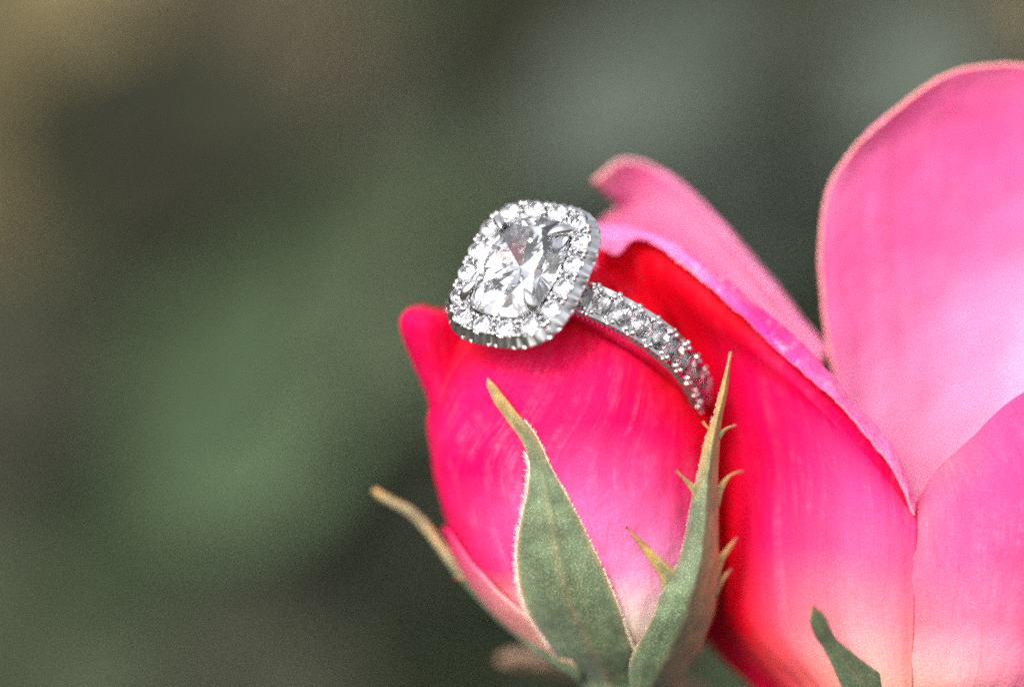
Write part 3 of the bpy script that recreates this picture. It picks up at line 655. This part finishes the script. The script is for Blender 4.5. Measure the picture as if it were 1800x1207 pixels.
# petals on the far right, mostly outside the frame
gF = [[(1700, 1300, 14), (1760, 1300, 14), (1820, 1300, 12), (1860, 1300, 10)], [(1760, 1050, 19), (1900, 1050, 20), (2040, 1050, 17), (2140, 1050, 12)], [(1800, 800, 21), (1980, 780, 23), (2180, 780, 20), (2320, 800, 13)], [(1840, 560, 21), (2000, 520, 23), (2220, 530, 20), (2380, 600, 13)], [(1900, 400, 19), (2040, 340, 20), (2220, 360, 18), (2360, 460, 13)]]
sheet('petal', ctrl(gF, 50, 50), [[CREAM] * 3, [LP] * 3, [PINK] * 3, [PINK] * 3], [M_pink, M_red, M_rim], rose, wr=.12, seed=61)
# sepals, hip, stem of the open rose
strip(rose, [(1590, 1290, 110, 1.5), (1545, 1235, 90, -.6), (1505, 1190, 62, -2.2), (1480, 1158, 42, -3.2), (1460, 1132, 30, -4.0), (1446, 1110, 33, -4.8), (1438, 1090, 32, -5.4), (1433, 1075, 20, -5.8), (1430, 1066, 5, -6.0)],
      [[GRD] * 3, [GRL, GR, GR], [GRL, GR, GR], [GR, GR, GR], [GR, GR, GRL], [OR, GR, OR]], seed=71, label='green sepal curling up in front of the pale petal base')
strip(rose, [(1560, 1300, 100, 10), (1440, 1255, 90, 13), (1370, 1215, 62, 14), (1310, 1165, 44, 15), (1262, 1112, 26, 16), (1235, 1070, 12, 16)],
      [[GRD] * 3, [GR] * 3, [BR, GR, BR], [BR, OR, BR]], seed=72)
hip(rose, [(1262, 1420, 1720), (1290, 1440, 1700), (1320, 1480, 1660), (1350, 1500, 1640), (1400, 1520, 1620), (1440, 1540, 1600)], 6)
st = to_ground(pp(1570, 1430, 6), -.03, .05)
V, F = tube(st, [1.7] * len(st)); mesh('stem', V, F, M_hip, rose, uv=[(0, 0)] * len(V), col=[GR] * len(V))

# dry brown twig low behind the bud
tw = thing('dry_twig', 'blurred reddish brown twig passing low behind the bud', 'twig', pp(860, 1150, 30))
pts = [pp(x, y, z) for x, y, z in [(880, 1158, 22), (930, 1163, 24), (985, 1168, 26), (1060, 1180, 28), (1150, 1195, 28), (1230, 1222, 30)]]
e_ = to_ground(pts[-1], .04, .06)[1:]
V, F = tube(pts + e_, [.35, .6, .7, .7, .75, .8] + [1.0] * len(e_)); mesh('branch', V, F, plain_mat('twig_bark', (.20, .11, .07), scale=900.0), tw)
lf = []
for i, (x, y_, wd) in enumerate([(885, 1150, 4), (905, 1152, 22), (935, 1156, 30), (965, 1162, 26), (990, 1170, 8)]):
    lf.append([(x, y_ - wd / 2, 22), (x, y_, 21.6), (x, y_ + wd / 2, 22)])
sheet('dead_leaf', ctrl(lf, 16, 7), [[(.24, .15, .1)] * 2] * 2, [M_hip], tw, th=.2)

# ------------------------------------------------------------------ the ring
U = Vector((101, -60, -16)).normalized(); Vv = Vector((54, 54.6, 136)); Vv = (Vv - U * Vv.dot(U)).normalized(); Nn = U.cross(Vv)
if Nn.y > 0: Nn = -Nn
_q = math.radians(4); Nn, Vv = (Nn * math.cos(_q) + Vv * math.sin(_q)), (Vv * math.cos(_q) - Nn * math.sin(_q))
RM = Matrix((U, Vv, Nn)).transposed().to_4x4()
HEAD = pp(914, 472, 0)
ring = thing('diamond_ring', 'white gold ring with cushion diamond and halo of small diamonds, slipped over the rosebud', 'ring', HEAD, rot=RM)

def brilliant(rf, hc, hp, tr=.56, g=.05, tw_=1.0):
    """rf(angle) -> girdle radius; z=0 mid girdle"""
    V = []; F = []
    def P(a, k, z): r = rf(a) * k; V.append((r * math.cos(a), r * math.sin(a), z)); return len(V) - 1
    q = math.pi / 8
    T = [P(2 * k * q, tr, hc) for k in range(8)]
    Md = [P((2 * k + 1) * q, (tr + 1) / 2 * 1.02, hc * .52) for k in range(8)]
    G = [P(j * q, 1, g) for j in range(16)]; B = [P(j * q, 1, -g) for j in range(16)]
    Lw = [P((2 * k + 1) * q, .26, -hp * .75) for k in range(8)]
    V.append((0, 0, -hp)); cu = len(V) - 1
    F.append(tuple(T))
    for k in range(8):
        k1 = (k + 1) % 8; km = (k - 1) % 8
        F += [(T[k], Md[k], T[k1]), (T[k], G[2 * k], Md[k]), (T[k], Md[km], G[2 * k]), (Md[k], G[2 * k], G[2 * k + 1]), (Md[k], G[2 * k + 1], G[(2 * k + 2) % 16])]
        F += [(B[2 * k], Lw[k], B[2 * k + 1]), (B[2 * k + 1], Lw[k], B[(2 * k + 2) % 16]), (B[2 * k], cu, Lw[k]), (B[2 * k], Lw[km], cu)]
    for j in range(16): F.append((G[j], B[j], B[(j + 1) % 16], G[(j + 1) % 16]))
    return V, F

def se(a, A_, B_, p): # superellipse radius at angle a
    c, s = abs(math.cos(a)) / A_, abs(math.sin(a)) / B_; return (c**p + s**p)**(-1 / p)

# centre stone: elongated cushion with a rounder, finer outline
def centre_stone():
    A0, B0, p = 2.98, 3.82, 3.1
    V = []; F = []; hc, hp, tr, g = .92, 2.42, .64, .05
    rf = lambda a: se(a, A0, B0, p)
    rt = lambda a: se(a, A0 * tr, B0 * (tr + .06), 2.9)
    def P(a, r, z): V.append((r * math.cos(a), r * math.sin(a), z)); return len(V) - 1
    q = math.pi / 8
    T = [P((2 * k + 1) * q, rt((2 * k + 1) * q), hc) for k in range(8)]
    Md = [P((2 * k + 2) * q, rf((2 * k + 2) * q) * .82, hc * .56) for k in range(8)]
    m = 4; NG = 16 * m
    G = [P(j * q / m, rf(j * q / m), g) for j in range(NG)]; B = [P(j * q / m, rf(j * q / m), -g) for j in range(NG)]
    Lw = [P(2 * k * q, rf(2 * k * q) * .34, -hp * .68) for k in range(8)]
    V.append((0.03, 0.02, -hp)); cu = len(V) - 1
    F.append(tuple(T))
    for k in range(8):
        k1 = (k + 1) % 8; km = (k - 1) % 8; gi = (2 * k + 1) * m; gm = (2 * k + 2) * m; gn = (2 * k + 3) * m
        F += [(T[k], Md[k], T[k1]), (T[k], G[gi % NG], Md[k]), (T[k], Md[km], G[gi % NG])]
        F += [(Md[k],) + tuple(G[j % NG] for j in range(gi, gm + 1)), (Md[k],) + tuple(G[j % NG] for j in range(gm, gn + 1))]
        a0 = 2 * k * m
        F += [(Lw[k],) + tuple(B[j % NG] for j in range(a0 + m, a0 - 1, -1)), (Lw[k],) + tuple(B[j % NG] for j in range(a0, a0 - m - 1, -1))]
        g1 = B[(a0 + m) % NG]
        F += [(g1, Lw[k], cu), (g1, cu, Lw[k1])]
    for j in range(NG): F.append((G[j], B[j], B[(j + 1) % NG], G[(j + 1) % NG]))
    me_v = [(x, y, z + .30) for x, y, z in V]
    o = mesh('centre_stone', me_v, F, M_dia, ring, False, local=True)
    fix_normals(o)
def fix_normals(o):
    import bmesh
    b = bmesh.new(); b.from_mesh(o.data); bmesh.ops.recalc_face_normals(b, faces=b.faces); b.to_mesh(o.data); b.free()
centre_stone()

# halo centreline by arc length
NS = 16
def centreline(n):
    a = np.linspace(0, 2 * math.pi, 4001); r = np.array([se(x, 3.64, 4.50, 3.4) for x in a])
    X = np.stack([r * np.cos(a), r * np.sin(a)], 1); d = np.concatenate([[0], np.cumsum(np.linalg.norm(np.diff(X, axis=0), axis=1))])
    s = np.linspace(0, d[-1], n, endpoint=False); P = np.stack([np.interp(s, d, X[:, 0]), np.interp(s, d, X[:, 1])], 1)
    T = np.roll(P, -1, 0) - np.roll(P, 1, 0); T /= np.linalg.norm(T, axis=1, keepdims=True); return P, np.stack([T[:, 1], -T[:, 0]], 1), d[-1]
PH = 24; NH = NS * PH
HP, HN, HL = centreline(NH)
def halo():
    V = []; F = []; rings = []
    for i in range(NH):
        ph = (i % PH) / PH; gap = min(ph, 1 - ph) * 2          # 0 in the gap between two stones, 1 over a stone
        tooth = 1 - abs((i % 8) / 4 - 1); fan = max(0, 1 - gap * 1.15); tooth *= .25 + .75 * fan
        dip = .55 * math.sin(min(1, gap * 1.3) * math.pi / 2)
        prof_ = [(-1.30, -1.40), (-.86, -.40), (-.80, .02), (-.70, .05), (-.52, .02 - dip * .6), (-.1, .0 - dip), (.30, -.05 - dip * .6), (.46, -.06),
                 (.54 - .03 * tooth * fan, -.10 - .07 * tooth), (1.05 - .26 * tooth, -.52 - .10 * gap - .12 * tooth), (1.03, -.72), (1.03, -.75), (.74, -1.12), (.50, -1.30), (-.3, -1.40)]
        for o_, z in prof_:
            p = HP[i] + HN[i] * o_; V.append((p[0], p[1], z))
    m = len(prof_)
    for i in range(NH):
        for k in range(m):
            a = i * m + k; b = i * m + (k + 1) % m; c = ((i + 1) % NH) * m + (k + 1) % m; d = ((i + 1) % NH) * m + k
            F.append((a, b, c, d))
    o = mesh('halo', V, F, M_metal, ring, False, local=True)
    fl = [(10 <= (f % m) <= 13) or f % m in (0, 14) for f in range(len(F))]
    o.data.polygons.foreach_set('use_smooth', fl); fix_normals(o)
halo()
# small stones and beads (shared meshes)
bv, bf = brilliant(lambda a: .74, .27, .63, tr=.55, g=.02)
def base_copy(name, V, F, mat, smooth):
    return mesh(name, V, F, mat, ring, smooth, local=True)
first_stone = base_copy('halo_stone', bv, bf, M_dia_small, False); fix_normals(first_stone)
def sphere(r, n=12, m=8):
    V = [(0, 0, r)]; F = []
    for j in range(1, m):
        t = math.pi * j / m
        for k in range(n): a = 2 * math.pi * k / n; V.append((r * math.sin(t) * math.cos(a), r * math.sin(t) * math.sin(a), r * math.cos(t) * 1.15))
    V.append((0, 0, -r)); L_ = len(V) - 1
    for k in range(n):
        F.append((0, 1 + k, 1 + (k + 1) % n)); F.append((L_, L_ - n + (k + 1) % n, L_ - n + k))
        for j in range(m - 2): a = 1 + j * n; F.append((a + k, a + n + k, a + n + (k + 1) % n, a + (k + 1) % n))
    return V, F
sv, sf = sphere(.17); first_bead = base_copy('bead', sv, sf, M_metal, True)
used = {'s': False, 'b': False}
def place(proto, key, mat):
    if not used[key]: used[key] = True; proto.matrix_local = mat; return proto
    return copy_of(proto, ring, mat)
def tm(x, y, z, rot=None, s=1.0):
    return Matrix.Translation((x * MM, y * MM, z * MM)) @ (rot or Matrix()) @ Matrix.Scale(s, 4)
for k in range(NS):
    i = int((k + .5) * PH); p = HP[i]; n = HN[i]
    ax = Vector((-n[1], n[0], 0)); r = Matrix.Rotation(math.radians(7 + random.uniform(-2, 2)), 4, ax) @ Matrix.Rotation(random.uniform(0, .7), 4, 'Z')
    place(first_stone, 's', tm(p[0] - n[0] * .02, p[1] - n[1] * .02, .03, r, random.uniform(.97, 1.03)))
    g = k * PH; p = HP[g]; n = HN[g]; t = (-n[1], n[0])
    for off_, sd, sc_ in ((-.56, -.17, 1.0), (-.56, .17, .95), (.44, -.17, 1.15), (.46, .16, 1.2), (-.15, 0, .8)):
        place(first_bead, 'b', tm(p[0] + n[0] * off_ + t[0] * sd, p[1] + n[1] * off_ + t[1] * sd, .04 - .08 * (off_ > 0) - .10 * (off_ > .5), None, sc_ * random.uniform(.88, 1.15)))

def stone_reflector():  # added metal cone: reflects white into the centre stone, shuts out petal red
    V = []; F = []; n = 96; rows = [(.95, -.32), (.80, -.75), (.58, -1.25), (.38, -1.7), (.44, -1.78), (.66, -1.3), (.90, -.85), (.98, -.42)]
    for k, z in rows:
        for i in range(n): a = 2 * math.pi * i / n; q = se(a, 2.84, 3.68, 3.1) * k; V.append((q * math.cos(a), q * math.sin(a), z))
    for j in range(len(rows)):
        for i in range(n): F.append((j * n + i, j * n + (i + 1) % n, ((j + 1) % len(rows)) * n + (i + 1) % n, ((j + 1) % len(rows)) * n + i))
    fix_normals(mesh('stone_reflector', V, F, M_metal, ring, True, local=True))
stone_reflector()
# claws over the corners of the centre stone
def prong():
    for q, (sx, sy) in enumerate(((1, 1), (-1, 1), (-1, -1), (1, -1))):
        a = math.atan2(sy * 3.84 * .9, sx * 2.98); r = se(a, 2.98, 3.82, 3.1); d = Vector((math.cos(a), math.sin(a), 0))
        ctl = [(1.0, -1.5, .30), (1.02, -.3, .36), (1.03, .25, .42), (1.02, .58, .48), (.96, .90, .50), (.87, 1.10, .42), (.77, 1.24, .25), (.69, 1.30, .03)]
        C = catmull([(k, z, w_) for k, z, w_ in ctl], 26)
        V, F = tube([d * r * k + Vector((0, 0, z)) for k, z, w_ in C], [max(.015, w_ * .82) for k, z, w_ in C], 16)
        mesh('prong', V, F, M_metal, ring, True, local=True)
prong()

# the shank
ZC, RO, RI = -10.5, 9.0, 7.2
def band():
    V = []; F = []; n = 300; a0, a1 = math.radians(9), math.radians(351)
    STEP = math.radians(9.6)
    for i in range(n):
        th = a0 + (a1 - a0) * i / (n - 1)
        h = min(th, 2 * math.pi - th); w_ = float(np.interp(math.degrees(h), [9, 30, 90, 140, 180], [1.22, 1.30, 1.25, 1.15, 1.0]))
        ph = (h / STEP) % 1; gap = min(ph, 1 - ph) * 2; on = h < math.radians(133)
        tooth = (i % 2) * (.13 if on else 0); dip = .25 * gap if on else 0
        sec = [(-w_ + .3, RI), (-w_, RI + .3), (-w_ + .02, RO - .62), (-w_ - .02 + tooth, RO - .34), (-w_ + .15, RO - .05), (-w_ + .42, RO - dip * .5), (0, RO - dip), (w_ - .42, RO - dip * .5), (w_ - .15, RO - .05), (w_ + .02 - tooth, RO - .34), (w_ - .02, RO - .62), (w_, RI + .3), (w_ - .3, RI)]
        for y, r in sec: V.append((r * math.sin(th), y, ZC + r * math.cos(th)))
    m = len(sec)
    for i in range(n - 1):
        for k in range(m): F.append((i * m + k, i * m + (k + 1) % m, (i + 1) * m + (k + 1) % m, (i + 1) * m + k))
    F.append(tuple(range(m))); F.append(tuple((n - 1) * m + k for k in range(m - 1, -1, -1)))
    o = mesh('band', V, F, M_metal, ring, False, local=True); fix_normals(o)
    o.data.polygons.foreach_set('use_smooth', [(f % m) in (0, 1, 11, 12) for f in range(len(o.data.polygons))])
    fs = mesh('band_stone', bv, bf, M_dia_small, ring, False, local=True); fix_normals(fs); first = True
    for sgn in (1, -1):
        for k in range(2, 14):
            th = STEP * (k + .5) * sgn; R_ = Matrix.Rotation(th, 4, 'Y')
            mt = Matrix.Translation((0, 0, ZC * MM)) @ R_ @ Matrix.Translation((0, 0, (RO + .0) * MM)) @ Matrix.Rotation(random.uniform(0, .8), 4, 'Z') @ Matrix.Scale(1.02, 4)
            if first: fs.matrix_local = mt; first = False
            else: copy_of(fs, ring, mt)
            for side in (-1, 1):
                for dt, sc_, sy in ((-.13, 1.0, .80), (.13, .9, .84), (.0, .95, 1.10)):
                    R2 = Matrix.Rotation(th - STEP * sgn * .5 + dt * STEP * 1.3, 4, 'Y')
                    copy_of(first_bead, ring, Matrix.Translation((0, 0, ZC * MM)) @ R2 @ Matrix.Translation((0, side * sy * MM, (RO - .04 - .08 * (sy > 1)) * MM)) @ Matrix.Scale(sc_ * random.uniform(1.0, 1.55), 4))
band()
# gallery: short shoulders joining halo and shank
for sx in (1, -1):
    pts = [Vector((sx * 1.6, y_, -1.75)) for y_ in (0,)]
    for sy in (1, -1):
        V, F = tube([Vector((sx * 1.2, sy * .8, -2.1)), Vector((sx * 2.3, sy * 1.3, -1.8)), Vector((sx * 3.3, sy * 1.5, -1.7))], [.42, .4, .35], 12)
        mesh('gallery_arm', V, F, M_metal, ring, True, local=True)
for o in list(ring.children): pass
for o in COL.objects:
    if 'base' in o: del o['base']
